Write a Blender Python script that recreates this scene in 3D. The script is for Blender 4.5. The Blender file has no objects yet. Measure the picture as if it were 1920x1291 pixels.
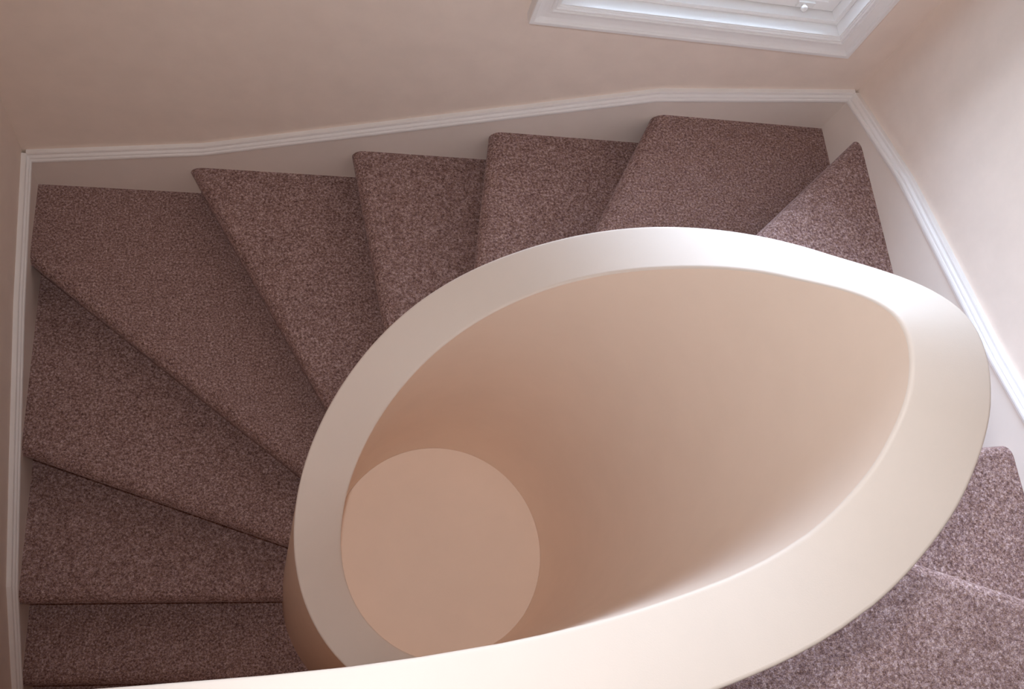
import bpy, math
from mathutils import Matrix, Vector

scene = bpy.context.scene
COL = scene.collection

# ------------------------------------------------------------------ camera
cam_data = bpy.data.cameras.new('camera')
cam_data.sensor_width = 36.0
cam_data.lens = 1736.2 / 1920.0 * 36.0
cam_data.clip_start = 0.02
cam = bpy.data.objects.new('camera', cam_data)
COL.objects.link(cam)
yaw, pitch, roll = -0.62660, 0.45641, 0.59300
CAM_ROT = Matrix.Rotation(yaw, 3, 'Z') @ Matrix.Rotation(pitch, 3, 'X') @ Matrix.Rotation(roll, 3, 'Z')
CAM_LOC = Vector((0.84462, -1.97903, 3.40018))
cam.matrix_world = Matrix.Translation(CAM_LOC) @ CAM_ROT.to_4x4()
scene.camera = cam

# ------------------------------------------------------------------ sky, flash, exposure
world = bpy.data.worlds.new('sky')
scene.world = world
world.use_nodes = True
wnt = world.node_tree
bg = wnt.nodes['Background']
bg.inputs['Strength'].default_value = 45.5
# even overcast sky, brighter overhead than at the horizon, over darker ground
w_tc = wnt.nodes.new('ShaderNodeTexCoord')
w_sep = wnt.nodes.new('ShaderNodeSeparateXYZ')
wnt.links.new(w_tc.outputs['Generated'], w_sep.inputs[0])
w_ramp = wnt.nodes.new('ShaderNodeValToRGB')
w_map = wnt.nodes.new('ShaderNodeMapRange')
w_map.inputs['From Min'].default_value = -1.0
wnt.links.new(w_sep.outputs['Z'], w_map.inputs['Value'])
wnt.links.new(w_map.outputs[0], w_ramp.inputs['Fac'])
SKY = (0.72, 0.86, 1.10)
e0, e1 = w_ramp.color_ramp.elements
e0.position, e0.color = 0.485, (0.10, 0.10, 0.09, 1)
e1.position, e1.color = 1.0, (*SKY, 1)
e2 = w_ramp.color_ramp.elements.new(0.505)
e2.color = (SKY[0] * 0.34, SKY[1] * 0.34, SKY[2] * 0.34, 1)
wnt.links.new(w_ramp.outputs['Color'], bg.inputs['Color'])

portal_data = bpy.data.lights.new('window_portal', 'AREA')      # guides sky sampling through the window
portal_data.shape = 'RECTANGLE'
portal_data.size, portal_data.size_y = 1.0, 1.84
portal_data.cycles.is_portal = True
portal = bpy.data.objects.new('window_portal', portal_data)
COL.objects.link(portal)
portal.location = (2.19, 0.155, 2.170)
portal.rotation_euler = (math.radians(-90), 0, 0)

flash_data = bpy.data.lights.new('camera_flash', 'SPOT')        # flash gun held just above the lens
flash_data.energy = 72.0
flash_data.spot_size = math.radians(106)
flash_data.spot_blend = 0.7
flash_data.shadow_soft_size = 0.03
flash_data.color = (0.97, 1.0, 1.04)
flash = bpy.data.objects.new('camera_flash', flash_data)
COL.objects.link(flash)
flash.matrix_world = Matrix.Translation((0.845, -1.845, 3.455)) @ (CAM_ROT @ Matrix.Rotation(math.radians(-7), 3, 'Y')).to_4x4()

hall_data = bpy.data.lights.new('hall_warm_fill', 'POINT')           # added warm fill light below the landing, to tint the shade orange
hall_data.energy = 4.5
hall_data.color = (1.0, 0.50, 0.26)
hall_data.shadow_soft_size = 0.30
hall = bpy.data.objects.new('hall_warm_fill', hall_data)
COL.objects.link(hall)
hall.location = (0.8, -3.1, 0.9)

scene.view_settings.view_transform = 'Standard'
scene.view_settings.look = 'None'
scene.view_settings.gamma = 1.0
scene.view_settings.use_curve_mapping = False
scene.view_settings.exposure = 0.0
scene.cycles.use_denoising = True
scene.cycles.max_bounces = 10
scene.cycles.diffuse_bounces = 7

# ------------------------------------------------------------------ materials
def new_mat(name):
    m = bpy.data.materials.new(name)
    m.use_nodes = True
    nt = m.node_tree
    return m, nt, nt.nodes['Principled BSDF']

def coords(nt):
    tc = nt.nodes.new('ShaderNodeTexCoord')
    return tc.outputs['Object']

def noise(nt, vec, scale, detail=3.0, rough=0.6):
    n = nt.nodes.new('ShaderNodeTexNoise')
    n.inputs['Scale'].default_value = scale
    n.inputs['Detail'].default_value = detail
    n.inputs['Roughness'].default_value = rough
    nt.links.new(vec, n.inputs['Vector'])
    return n.outputs['Fac']

def ramp(nt, fac, stops):
    r = nt.nodes.new('ShaderNodeValToRGB')
    el = r.color_ramp.elements
    el[0].position, el[0].color = stops[0][0], (*stops[0][1], 1)
    el[1].position, el[1].color = stops[-1][0], (*stops[-1][1], 1)
    for p, c in stops[1:-1]:
        e = el.new(p); e.color = (*c, 1)
    nt.links.new(fac, r.inputs['Fac'])
    return r.outputs['Color']

def mix(nt, fac, a, b, mode='MIX'):
    n = nt.nodes.new('ShaderNodeMix')
    n.data_type = 'RGBA'; n.blend_type = mode
    if isinstance(fac, (int, float)): n.inputs[0].default_value = fac
    else: nt.links.new(fac, n.inputs[0])
    for sock, v in ((n.inputs[6], a), (n.inputs[7], b)):
        if isinstance(v, tuple): sock.default_value = (*v, 1)
        else: nt.links.new(v, sock)
    return n.outputs[2]

def bump(nt, bsdf, height, strength, dist):
    b = nt.nodes.new('ShaderNodeBump')
    b.inputs['Strength'].default_value = strength
    b.inputs['Distance'].default_value = dist
    nt.links.new(height, b.inputs['Height'])
    nt.links.new(b.outputs['Normal'], bsdf.inputs['Normal'])

def paint(name, col, rough, var=0.03, grain=420.0, strength=0.12):
    m, nt, b = new_mat(name)
    v = coords(nt)
    lo = tuple(c * (1 - var) for c in col); hi = tuple(min(1, c * (1 + var)) for c in col)
    nt.links.new(ramp(nt, noise(nt, v, 9.0, 4.0), [(0.3, lo), (0.7, hi)]), b.inputs['Base Color'])
    b.inputs['Roughness'].default_value = rough
    b.inputs['Specular IOR Level'].default_value = 0.25
    bump(nt, b, noise(nt, v, grain, 2.0), strength, 0.0008)
    return m

def carpet(name):
    m, nt, b = new_mat(name)
    v = coords(nt)
    fine = noise(nt, v, 300.0, 2.0, 0.7)
    tuft = noise(nt, v, 125.0, 3.0, 0.8)
    hue = noise(nt, v, 190.0, 2.0, 0.6)
    patch = noise(nt, v, 24.0, 3.0, 0.6)
    brown = ramp(nt, tuft, [(0.32, (0.128, 0.068, 0.051)), (0.46, (0.296, 0.179, 0.143)),
                            (0.56, (0.439, 0.291, 0.248)), (0.70, (0.704, 0.538, 0.481))])
    mauve = ramp(nt, tuft, [(0.32, (0.117, 0.066, 0.063)), (0.46, (0.275, 0.175, 0.167)),
                            (0.56, (0.418, 0.286, 0.278)), (0.70, (0.694, 0.543, 0.532))])
    pick = ramp(nt, hue, [(0.42, (0.0, 0.0, 0.0)), (0.58, (1.0, 1.0, 1.0))])
    c1 = mix(nt, pick, brown, mauve)
    c2 = ramp(nt, fine, [(0.30, (0.42, 0.40, 0.40)), (0.70, (1.34, 1.36, 1.38))])
    c3 = ramp(nt, patch, [(0.30, (0.88, 0.86, 0.86)), (0.70, (1.10, 1.12, 1.13))])
    col = mix(nt, 0.75, c1, c2, 'MULTIPLY')
    col = mix(nt, 1.0, col, c3, 'MULTIPLY')
    nt.links.new(col, b.inputs['Base Color'])
    b.inputs['Roughness'].default_value = 1.0
    b.inputs['Specular IOR Level'].default_value = 0.0
    b.inputs['Sheen Weight'].default_value = 0.3
    b.inputs['Sheen Roughness'].default_value = 0.35
    b.inputs['Sheen Tint'].default_value = (1.0, 0.90, 0.95, 1)
    add = nt.nodes.new('ShaderNodeMath'); add.operation = 'ADD'
    nt.links.new(fine, add.inputs[0]); nt.links.new(tuft, add.inputs[1])
    bump(nt, b, add.outputs[0], 0.28, 0.004)
    return m

WALL = paint('cream_wall_paint', (0.855, 0.735, 0.648), 0.75)
PLASTER = paint('cream_plaster', (0.900, 0.745, 0.630), 0.6, 0.015)
LEDGE = paint('ivory_ledge_paint', (0.785, 0.690, 0.615), 0.5, 0.012)
CAPM = paint('cream_cap_paint', (0.905, 0.745, 0.625), 0.7, 0.015)
SKIRT = paint('off_white_skirting', (0.850, 0.765, 0.700), 0.45, 0.015, 260.0, 0.05)
TRIM = paint('white_gloss_trim', (0.880, 0.850, 0.830), 0.30, 0.01, 200.0, 0.03)
WINDOW = paint('white_window_paint', (0.880, 0.865, 0.860), 0.30, 0.01, 200.0, 0.03)
CARPET = carpet('mauve_brown_carpet')

GLASS = bpy.data.materials.new('window_glass')
GLASS.use_nodes = True
gnt = GLASS.node_tree
gnt.nodes.clear()
g_out = gnt.nodes.new('ShaderNodeOutputMaterial')
g_mix = gnt.nodes.new('ShaderNodeMixShader')
g_tr = gnt.nodes.new('ShaderNodeBsdfTransparent'); g_tr.inputs['Color'].default_value = (0.93, 0.95, 0.95, 1)
g_gl = gnt.nodes.new('ShaderNodeBsdfGlossy'); g_gl.inputs['Roughness'].default_value = 0.02
g_fr = gnt.nodes.new('ShaderNodeFresnel'); g_fr.inputs['IOR'].default_value = 1.45
gnt.links.new(g_fr.outputs[0], g_mix.inputs[0])
gnt.links.new(g_tr.outputs[0], g_mix.inputs[1])
gnt.links.new(g_gl.outputs[0], g_mix.inputs[2])
gnt.links.new(g_mix.outputs[0], g_out.inputs[0])

m_brass, _nt, _b = new_mat('white_enamel_metal')
_b.inputs['Base Color'].default_value = (0.85, 0.84, 0.83, 1)
_b.inputs['Roughness'].default_value = 0.25
ENAMEL = m_brass

# ------------------------------------------------------------------ helpers
def mesh_obj(name, verts, faces, mat, parent=None, smooth=None):
    me = bpy.data.meshes.new(name)
    me.from_pydata([tuple(v) for v in verts], [], faces)
    me.validate()
    me.update()
    import bmesh
    bm = bmesh.new(); bm.from_mesh(me)
    bmesh.ops.remove_doubles(bm, verts=bm.verts, dist=1e-5)
    bmesh.ops.recalc_face_normals(bm, faces=bm.faces)
    bm.to_mesh(me); bm.free()
    if smooth is not None:
        for p in me.polygons: p.use_smooth = True
        me.set_sharp_from_angle(angle=math.radians(smooth))
    me.materials.append(mat)
    o = bpy.data.objects.new(name, me)
    COL.objects.link(o)
    if parent is not None: o.parent = parent
    return o

def empty(name):
    o = bpy.data.objects.new(name, None)
    COL.objects.link(o)
    return o

def tag(o, label, cat, group=None, kind=None):
    o['label'] = label; o['category'] = cat
    if group: o['group'] = group
    if kind: o['kind'] = kind
    return o

def box_data(x0, x1, y0, y1, z0, z1):
    v = [(x, y, z) for z in (z0, z1) for y in (y0, y1) for x in (x0, x1)]
    f = [(0, 2, 3, 1), (4, 5, 7, 6), (0, 1, 5, 4), (2, 6, 7, 3), (0, 4, 6, 2), (1, 3, 7, 5)]
    return v, f

def struct(name, verts, faces, mat, label, cat, parent=None):
    o = mesh_obj(name, verts, faces, mat, parent)
    return tag(o, label, cat, kind='structure')

# ------------------------------------------------------------------ measures
W = 2.934                      # between the skirting faces of left and right wall
BD = 0.014                     # thickness of the skirting board in front of the wall
Y_FRONT, Z_LOW, Z_TOP = -4.6, -0.95, 4.30
CX, CY = 1.4091, -1.5035       # axis of the stairwell
RI, RT = 0.3518, 0.1277
RO = RI + RT
R = 0.19

# ------------------------------------------------------------------ room shell
# back wall with the window hole
WX0, WX1, WZ0, WZ1 = 1.622, 2.762, 1.191, 3.150
def wall_with_hole(x0, x1, z0, z1, hx0, hx1, hz0, hz1, y0, y1):
    v, f = [], []
    for y in (y0, y1):
        v += [(x0, y, z0), (x1, y, z0), (x1, y, z1), (x0, y, z1), (hx0, y, hz0), (hx1, y, hz0), (hx1, y, hz1), (hx0, y, hz1)]
    for b in (0, 8):
        for k in range(4):
            f.append((b + k, b + (k + 1) % 4, b + 4 + (k + 1) % 4, b + 4 + k))
    for k in range(4):
        f.append((k, (k + 1) % 4, 8 + (k + 1) % 4, 8 + k))
        f.append((4 + k, 4 + (k + 1) % 4, 12 + (k + 1) % 4, 12 + k))
    return v, f
v, f = wall_with_hole(-BD - 0.15, W + BD + 0.15, Z_LOW, Z_TOP, WX0 + 0.05, WX1 - 0.05, WZ0 + 0.05, WZ1 - 0.05, BD, BD + 0.15)
struct('wall_back', v, f, WALL, 'peach cream back wall with the white window in it', 'wall')
v, f = box_data(-BD - 0.15, -BD, Y_FRONT, BD, Z_LOW, Z_TOP)
struct('wall_left', v, f, WALL, 'dim cream wall at the left edge beside the lower steps', 'wall')
v, f = box_data(W + BD, W + BD + 0.15, Y_FRONT, BD, Z_LOW, Z_TOP)
struct('wall_right', v, f, WALL, 'bright daylit cream wall right of the window corner', 'wall')
v, f = box_data(-BD - 0.15, W + BD + 0.15, Y_FRONT - 0.15, Y_FRONT, Z_LOW, Z_TOP)
struct('wall_front', v, f, WALL, 'cream wall of the upper landing facing the window', 'wall')
v, f = box_data(-BD - 0.15, W + BD + 0.15, Y_FRONT - 0.15, BD + 0.15, Z_TOP, Z_TOP + 0.15)
struct('ceiling', v, f, WALL, 'plain cream ceiling above the stairwell', 'ceiling')
v, f = box_data(-BD - 0.15, W + BD + 0.15, Y_FRONT - 0.15, BD + 0.15, Z_LOW - 0.1, Z_LOW)
struct('floor', v, f, CARPET, 'carpeted floor at the foot of the stairs', 'floor')

# ------------------------------------------------------------------ skirting boards with moulded top trim
def interp(path, s):
    for (a, za), (b, zb) in zip(path, path[1:]):
        if a <= s <= b: return za + (zb - za) * (s - a) / (b - a)
    return path[-1][1] if s > path[-1][0] else path[0][1]

TRIM_H = 0.050
PROF = [(-BD, 0.050), (0.001, 0.050), (0.003, 0.046), (0.003, 0.038), (0.007, 0.036), (0.010, 0.033), (0.0115, 0.029),
        (0.0105, 0.026), (0.0105, 0.0245), (0.0145, 0.0225), (0.0165, 0.018), (0.0165, 0.012), (0.0145, 0.008),
        (0.0125, 0.007), (0.0125, 0.0035), (0.0105, 0.001), (0.0, 0.0)]

def skirting(name, path, to3, label, drop, corner0, corner1):
    """path: (distance along the wall, z of trim top); to3(s, n, z) -> world point, n = distance out of the board face"""
    v, f = [], []
    k = len(path)
    for n in (0.0, -BD + 0.001):
        for s, z in path: v.append(to3(s, n, z - 0.004))
        for s, z in path: v.append(to3(s, n, z - drop))
    for b in (0, 2 * k):
        for i in range(k - 1): f.append((b + i, b + i + 1, b + k + i + 1, b + k + i))
    for i in range(k - 1):
        f.append((i, i + 1, 2 * k + i + 1, 2 * k + i)); f.append((k + i, k + i + 1, 3 * k + i + 1, 3 * k + i))
    for i in (0, k - 1): f.append((i, k + i, 3 * k + i, 2 * k + i))
    root = struct(name, v, f, SKIRT, label, 'skirting board')
    # moulding: one mesh per straight length
    def vert(i, n, h):
        # offset h is measured from the lower trim edge, straight down the wall
        s, z = path[i]
        if i == 0 and corner0: s += max(n, 0.0)
        if i == k - 1 and corner1: s -= max(n, 0.0)
        return to3(s, n, z - TRIM_H + h)
    for i in range(k - 1):
        vv, ff = [], []
        m = len(PROF)
        for j in (i, i + 1):
            for n, h in PROF: vv.append(vert(j, n, h))
        for a in range(m - 1): ff.append((a, a + 1, m + a + 1, m + a))
        ff.append((m - 1, 0, m, 2 * m - 1))
        ff.append(tuple(range(m))); ff.append(tuple(range(2 * m - 1, m - 1, -1)))
        mesh_obj('trim_moulding', vv, ff, TRIM, root)
    return root

back_path = [(0.0, 0.217), (0.615, 0.338), (2.20, 0.893), (W, 0.990)]
skirting('baseboard_back', back_path, lambda s, n, z: (s, -n, z), 'off-white stair skirting board with ribbed trim on the window wall', 0.62, True, True)
left_path = [(0.0, 0.217), (0.53, 0.085), (1.06, -0.100), (1.47, -0.255), (1.95, -0.60), (2.35, -0.66), (-Y_FRONT, -0.66)]
skirting('baseboard_left', left_path, lambda s, n, z: (n, -s, z), 'grey-lit stair skirting board with ribbed trim on the left wall', 0.52, True, False)
right_path = [(0.0, 0.990), (0.45, 1.141), (1.15, 1.308), (2.00, 1.56), (-Y_FRONT, 1.57)]
skirting('baseboard_right', right_path, lambda s, n, z: (W - n, -s, z), 'bright white stair skirting board with ribbed trim on the right wall', 0.66, True, False)

# ------------------------------------------------------------------ window
win = tag(empty('window_1'), 'white moulded casement window in the back wall', 'window', kind='structure')
win.location = (0, 0, 0)
def frame(name, prof, mat, parent, smooth=None):
    """rectangular frame of four mitred lengths; prof = (inset from the outer casing edge, y)"""
    out = []
    def corner(c, w):
        x = WX0 + w if c in (0, 3) else WX1 - w
        z = WZ0 + w if c in (0, 1) else WZ1 - w
        return x, z
    m = len(prof)
    for c in range(4):
        vv, ff = [], []
        for cc in (c, (c + 1) % 4):
            for w, y in prof:
                x, z = corner(cc, w); vv.append((x, y, z))
        for a in range(m - 1): ff.append((a, a + 1, m + a + 1, m + a))
        ff.append((m - 1, 0, m, 2 * m - 1))
        ff.append(tuple(range(m))); ff.append(tuple(range(2 * m - 1, m - 1, -1)))
        out.append(mesh_obj(name, vv, ff, mat, parent, smooth))
    return out
frame('casing', [(0, BD), (0, -0.024), (0.002, -0.028), (0.014, -0.029), (0.017, -0.026), (0.019, -0.021), (0.030, -0.0185), (0.044, -0.0175),
                 (0.055, -0.018), (0.056, -0.0215), (0.059, -0.0235), (0.062, -0.0235), (0.064, -0.021), (0.065, -0.0175), (0.067, -0.0175),
                 (0.068, -0.020), (0.071, -0.021), (0.074, -0.019), (0.075, -0.015), (0.078, -0.015), (0.080, -0.013), (0.080, BD)], WINDOW, win)
frame('reveal', [(0.076, BD), (0.0795, -0.010), (0.083, -0.010), (0.083, 0.036), (0.100, 0.036), (0.100, 0.150), (0.076, 0.150)], WINDOW, win)
frame('stop_bead', [(0.083, 0.036), (0.087, 0.034), (0.090, 0.036), (0.091, 0.052), (0.096, 0.054), (0.099, 0.058), (0.099, 0.074), (0.083, 0.074)], WINDOW, win)
frame('sash', [(0.101, 0.120), (0.101, 0.076), (0.103, 0.074), (0.140, 0.074), (0.144, 0.078), (0.148, 0.088), (0.148, 0.120)], WINDOW, win)
px0, px1, pz0, pz1 = WX0 + 0.146, WX1 - 0.146, WZ0 + 0.146, WZ1 - 0.146
v, f = box_data(px0, px1, 0.097, 0.101, pz0, pz1)
mesh_obj('pane', v, f, GLASS, win)
# sash latch: plate and rounded knob on the bottom rail
v, f = box_data(2.515, 2.575, 0.066, 0.074, WZ0 + 0.112, WZ0 + 0.136)
latch = mesh_obj('latch', v, f, ENAMEL, win)
vv, ff = [], []
ns = 12
kp = [(0.0, 0.006), (0.006, 0.006), (0.010, 0.010), (0.016, 0.012), (0.022, 0.010), (0.025, 0.005), (0.026, 0.0005)]
for d, r in kp:
    for a in range(ns):
        t = 2 * math.pi * a / ns
        vv.append((2.535 + r * math.cos(t), 0.067 - d, WZ0 + 0.124 + r * math.sin(t)))
for j in range(len(kp) - 1):
    for a in range(ns):
        ff.append((j * ns + a, j * ns + (a + 1) % ns, (j + 1) * ns + (a + 1) % ns, (j + 1) * ns + a))
ff.append(tuple(range((len(kp) - 1) * ns, len(kp) * ns)))
mesh_obj('knob', vv, ff, ENAMEL, latch, 50)

# ------------------------------------------------------------------ staircase
stairs = tag(empty('staircase'), 'winding staircase of brown carpeted steps around the round stairwell', 'staircase')

# nosing lines in plan: wall end, inner end (towards the well), tread height
NOSES = [
    (-4, (0.000, -2.070), (0.930, -2.125), -4 * R),
    (-3, (0.000, -1.785), (0.930, -1.838), -3 * R),
    (-2, (0.021, -1.511), (0.929, -1.552), -2 * R),
    (-1, (0.016, -1.012), (0.947, -1.377), -1 * R),
    (0, (0.014, -0.337), (0.978, -1.149), 0.0),
    (1, (0.576, -0.027), (1.072, -0.969), 1 * R),
    (2, (1.160, -0.024), (1.255, -0.718), 2 * R),
    (3, (1.646, -0.021), (1.555, -0.554), 3 * R),
    (4, (2.215, -0.021), (1.938, -0.499), 4 * R),
    (5, (2.892, -0.200), (2.436, -0.590), 5 * R),
    (6, (2.900, -0.905), (2.000, -1.270), 1.100),
    (7, (2.924, -1.402), (1.950, -1.445), 1.245),
    (8, (2.679, -1.838), (2.402, -1.741), 1.420),
]
EMB = 0.004

def line_of(A, B):
    A, B = Vector(A), Vector(B)
    u = (B - A).normalized()
    n = Vector((-u.y, u.x))             # to the left of the walk towards the well
    # the higher side of the stairs lies clockwise (smaller angle) around the well
    c = Vector((CX, CY)) - A
    ang = Vector((-(A.y - CY), A.x - CX))   # direction of growing angle at A
    if n.dot(ang) > 0: n = -n
    return A, u, n

def clip(A, u, n, d, rin=RO - EMB):
    """ends of the nosing line moved back by d: at the walls and at the well"""
    P = A + n * d
    ts = []
    if abs(u.x) > 1e-9:
        for xw in (-EMB, W + EMB):
            ts.append((xw - P.x) / u.x)
    if abs(u.y) > 1e-9: ts.append((EMB - P.y) / u.y)
    Cc = Vector((CX, CY))
    mid = (Cc - P).dot(u)
    t_wall = max(t for t in ts if t < mid - 0.2)
    h = (P + u * mid - Cc).length
    t_in = mid - math.sqrt(max(rin * rin - h * h, 0.0))
    return P + u * t_wall, P + u * t_in

def s_of(p):
    """position along the walls: left wall negative, then back wall, then right wall"""
    if p.x < 0.0 and p.y < -0.0005 and abs(p.x + EMB) < 1e-4: return p.y
    if abs(p.y - EMB) < 1e-4: return p.x
    return W - p.y
NOSE_PROF = [(0.046, 0.0), (0.038, -0.0006), (0.029, -0.0024), (0.021, -0.0060), (0.0135, -0.0115), (0.0072, -0.0190), (0.0026, -0.0280), (0.0004, -0.0370),
             (0.0008, -0.0450), (0.004, -0.0520), (0.010, -0.0570), (0.018, -0.0595), (0.027, -0.0595)]
SETBACK = 0.027

def arc(p, q, r=RO - EMB):
    a0 = math.atan2(p.y - CY, p.x - CX); a1 = math.atan2(q.y - CY, q.x - CX)
    while a1 > a0 + 1e-6: a1 -= 2 * math.pi
    while a1 < a0 - math.pi: a1 += 2 * math.pi
    k = max(2, int(abs(a1 - a0) / math.radians(2)))
    return [Vector((CX + r * math.cos(a0 + (a1 - a0) * j / k), CY + r * math.sin(a0 + (a1 - a0) * j / k))) for j in range(1, k)]

def strip(rows, sub=1):
    """rows of (point a, point b, z): quads between consecutive rows"""
    vv, ff = [], []
    for a, b, z in rows: vv += [(a.x, a.y, z), (b.x, b.y, z)]
    for j in range(len(rows) - 1): ff.append((2 * j, 2 * j + 1, 2 * j + 3, 2 * j + 2))
    return vv, ff

# plan of the straight balustrade along the landing (inner face), found beyond angle -88 degrees
T0 = math.radians(-56)
STRAIGHT_IN = [(1.5680, -1.8090), (1.5371, -1.8225), (1.5090, -1.8330), (1.4793, -1.8430), (1.4500, -1.8512), (1.4218, -1.8588), (1.3810, -1.8688), (1.3406, -1.8779),
               (1.3011, -1.8860), (1.2618, -1.8932), (1.2030, -1.9025), (1.1448, -1.9100), (1.0401, -1.9195), (0.9542, -1.9250), (0.8538, -1.9280), (0.7000, -1.9290),
               (0.400, -1.9290), (-0.010, -1.9290)]
STRAIGHT_Z = [2.2030, 2.1995, 2.1965, 2.1942, 2.1928, 2.1918, 2.1905]
def ri_at(deg):
    """inner radius of the well: a touch smaller where it leaves the circle towards the landing"""
    return RI - 0.0048 * max(0.0, min(1.0, (-35 - deg) / 21.0))
c0 = math.radians(-56)
_first = Vector((CX + ri_at(-56) * math.cos(c0), CY + ri_at(-56) * math.sin(c0)))
STRAIGHT = []      # (inner point, outer point)
for j, (x, y) in enumerate(STRAIGHT_IN):
    pv = Vector(STRAIGHT_IN[j - 1]) if j else _first
    nx = Vector(STRAIGHT_IN[j + 1]) if j + 1 < len(STRAIGHT_IN) else Vector((x - 0.1, y))
    d = (nx - pv).normalized()
    nrm = Vector((-d.y, d.x))
    if nrm.y > 0: nrm = -nrm
    STRAIGHT.append((Vector((x, y)), Vector((x, y)) + nrm * RT))
for k, (i, A, B, z) in enumerate(NOSES):
    A_, u, n = line_of(A, B)
    rows = []
    for d, dz in NOSE_PROF:
        a, b = clip(A_, u, n, d); rows.append((a, b, z + dz))
    vv, ff = strip(rows)
    a, b = clip(A_, u, n, NOSE_PROF[0][0])
    if k + 1 < len(NOSES):
        A2, u2, n2 = line_of(NOSES[k + 1][1], NOSES[k + 1][2])
        a2, b2 = clip(A2, u2, n2, SETBACK + 0.006)
        poly = [a, b] + arc(b, b2) + [b2, a2]
        s1, s2 = s_of(a), s_of(a2)
        corners = []
        for sc, pc in ((0.0, Vector((-EMB, EMB))), (W, Vector((W + EMB, EMB)))):
            if s1 < sc - 1e-3 and s2 > sc + 1e-3: corners.append((sc, pc))
        for sc, pc in sorted(corners, key=lambda q: -q[0]): poly.append(pc)
    else:
        # the landing: along the well, along the straight balustrade, then round the landing
        end = Vector((CX + (RO - EMB) * math.cos(T0), CY + (RO - EMB) * math.sin(T0)))
        poly = [a, b] + arc(b, end) + [end]
        for p, q in STRAIGHT: poly.append(Vector((q.x if q.x > 0.01 else -EMB, q.y + EMB)))
        poly += [Vector((-EMB, Y_FRONT + 0.002)), Vector((W + EMB, Y_FRONT + 0.002))]
    base = len(vv)
    vv += [(p.x, p.y, z) for p in poly]
    ff.append(tuple(range(base, base + len(poly))))
    tread = mesh_obj('landing' if i == 8 else 'step', vv, ff, CARPET, stairs, 40)
    if i == 8: tread['label'] = 'carpeted upper landing behind the balustrade'
    prev_z = NOSES[k - 1][3] if k else z - R
    a, b = clip(A_, u, n, SETBACK)
    rv, rf = strip([(a, b, z - 0.056), (a, b, prev_z - 0.02)])
    # thickness to the back so the riser is a board
    a3, b3 = clip(A_, u, n, SETBACK + 0.02)
    q = len(rv)
    rv += [(a3.x, a3.y, z - 0.056), (b3.x, b3.y, z - 0.056), (a3.x, a3.y, prev_z - 0.02), (b3.x, b3.y, prev_z - 0.02)]
    rf += [(q, q + 1, q + 3, q + 2), (0, 1, q + 1, q), (2, 3, q + 3, q + 2)]
    mesh_obj('riser', rv, rf, CARPET, tread)

# ------------------------------------------------------------------ balustrade
KN = [-110, -90, -75, -60, -45, -30, -15, 0, 30, 60, 90, 120, 160, 200, 240, 280]
KZ = [2.2000, 2.2000, 2.2045, 2.2150, 2.2470, 2.2920, 2.3270, 2.3200, 2.0994, 1.8511, 1.6018, 1.3596, 0.9856, 0.7000, 0.5644, 0.4529]
KT = [0.0100, 0.0100, 0.0100, 0.0100, 0.0095, 0.0080, 0.0050, 0.0010, -0.0115, -0.0088, -0.0150, -0.0065, -0.0015, 0.0072, 0.0064, 0.0018]
def spline(ky, x):
    m = []
    for j in range(len(KN)):
        if j == 0: m.append((ky[1] - ky[0]) / (KN[1] - KN[0]))
        elif j == len(KN) - 1: m.append((ky[-1] - ky[-2]) / (KN[-1] - KN[-2]))
        else:
            h0, h1 = KN[j] - KN[j - 1], KN[j + 1] - KN[j]
            d0, d1 = (ky[j] - ky[j - 1]) / h0, (ky[j + 1] - ky[j]) / h1
            m.append((d0 * h1 + d1 * h0) / (h0 + h1))
    j = max(0, min(len(KN) - 2, next((q for q in range(len(KN) - 1) if x <= KN[q + 1]), len(KN) - 2)))
    h = KN[j + 1] - KN[j]; t = (x - KN[j]) / h
    return ((2*t**3-3*t**2+1)*ky[j] + (t**3-2*t**2+t)*h*m[j] + (-2*t**3+3*t**2)*ky[j+1] + (t**3-t**2)*h*m[j+1])

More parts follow.
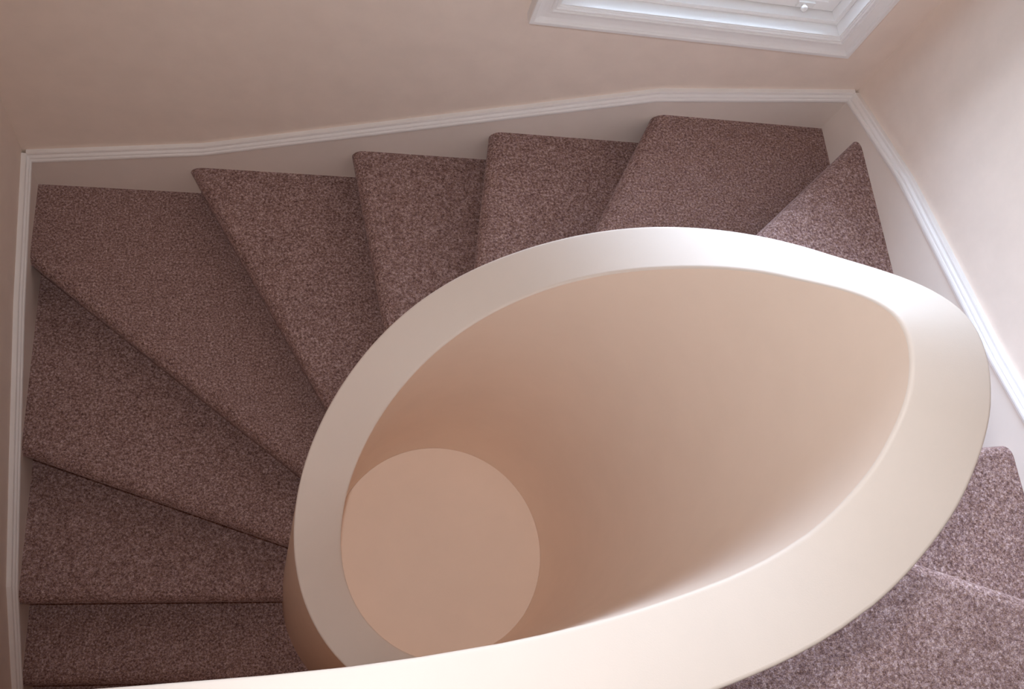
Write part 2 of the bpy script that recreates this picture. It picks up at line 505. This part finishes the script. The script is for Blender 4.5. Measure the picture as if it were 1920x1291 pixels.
sections = []      # (inner xy, outer xy, z inner, z outer, z bottom)
T_END = 266.0
x = T_END
while x > -56.01:
    c, s = math.cos(math.radians(x)), math.sin(math.radians(x))
    z, t = spline(KZ, x), spline(KT, x)
    r = ri_at(x)
    sections.append((Vector((CX + r * c, CY + r * s)), Vector((CX + (r + RT) * c, CY + (r + RT) * s)), z - t, z + t, Z_LOW + 0.01))
    x -= 2.0
for j, (p, q) in enumerate(STRAIGHT):
    zi = STRAIGHT_Z[min(j, len(STRAIGHT_Z) - 1)]
    sections.append((p, q, zi, zi + 0.020, Z_LOW + 0.01 if p.x > 1.40 else 1.16))

bal = tag(empty('balustrade'), 'solid cream plastered balustrade spiralling round the stairwell', 'balustrade')
EDGE = 0.007
def section_points(sec, part):
    pi, po, zi, zo, zb = sec
    d = (po - pi).normalized()
    pts = []
    if part == 'ledge':
        # rounded top: from the inner arris to the outer arris
        for q in range(5):
            a = math.pi / 2 * q / 4
            p = pi + d * (EDGE * (1 - math.cos(a)))
            pts.append((p.x, p.y, zi - EDGE + EDGE * math.sin(a)))
        for q in range(5):
            a = math.pi / 2 * (1 - q / 4)
            p = po - d * (EDGE * (1 - math.cos(a)))
            pts.append((p.x, p.y, zo - EDGE + EDGE * math.sin(a)))
    else:
        for p, z in ((pi, zi - EDGE), (pi, zb), (po, zb), (po, zo - EDGE)): pts.append((p.x, p.y, z))
    return pts

def sweep(name, part, mat, parent, smooth):
    vv, ff = [], []
    m = None
    for sec in sections:
        pts = section_points(sec, part); m = len(pts); vv += pts
    for j in range(len(sections) - 1):
        for a in range(m - 1): ff.append((j * m + a, j * m + a + 1, (j + 1) * m + a + 1, (j + 1) * m + a))
    ff.append(tuple(range(m)))
    ff.append(tuple(range((len(sections) - 1) * m, len(sections) * m)))
    return mesh_obj(name, vv, ff, mat, parent, smooth)
body = sweep('plaster_wall', 'wall', PLASTER, bal, 35)
ledge = sweep('top_ledge', 'ledge', LEDGE, bal, 50)
ledge['label'] = 'smooth flat ledge along the top of the balustrade'

# ------------------------------------------------------------------ round cap closing the well
vv, ff = [], []
ns = 96
ZC = 0.3456
for r, z in ((RI - 0.0005, ZC - 0.03), (RI - 0.0005, ZC)):
    for a in range(ns):
        t = 2 * math.pi * a / ns
        vv.append((CX + r * math.cos(t), CY + r * math.sin(t), z))
ff = [tuple(range(ns)), tuple(range(ns, 2 * ns))] + [(a, (a + 1) % ns, ns + (a + 1) % ns, ns + a) for a in range(ns)]
capo = mesh_obj('well_cap', vv, ff, CAPM)
tag(capo, 'flat round beige cap closing the bottom of the stairwell', 'panel')
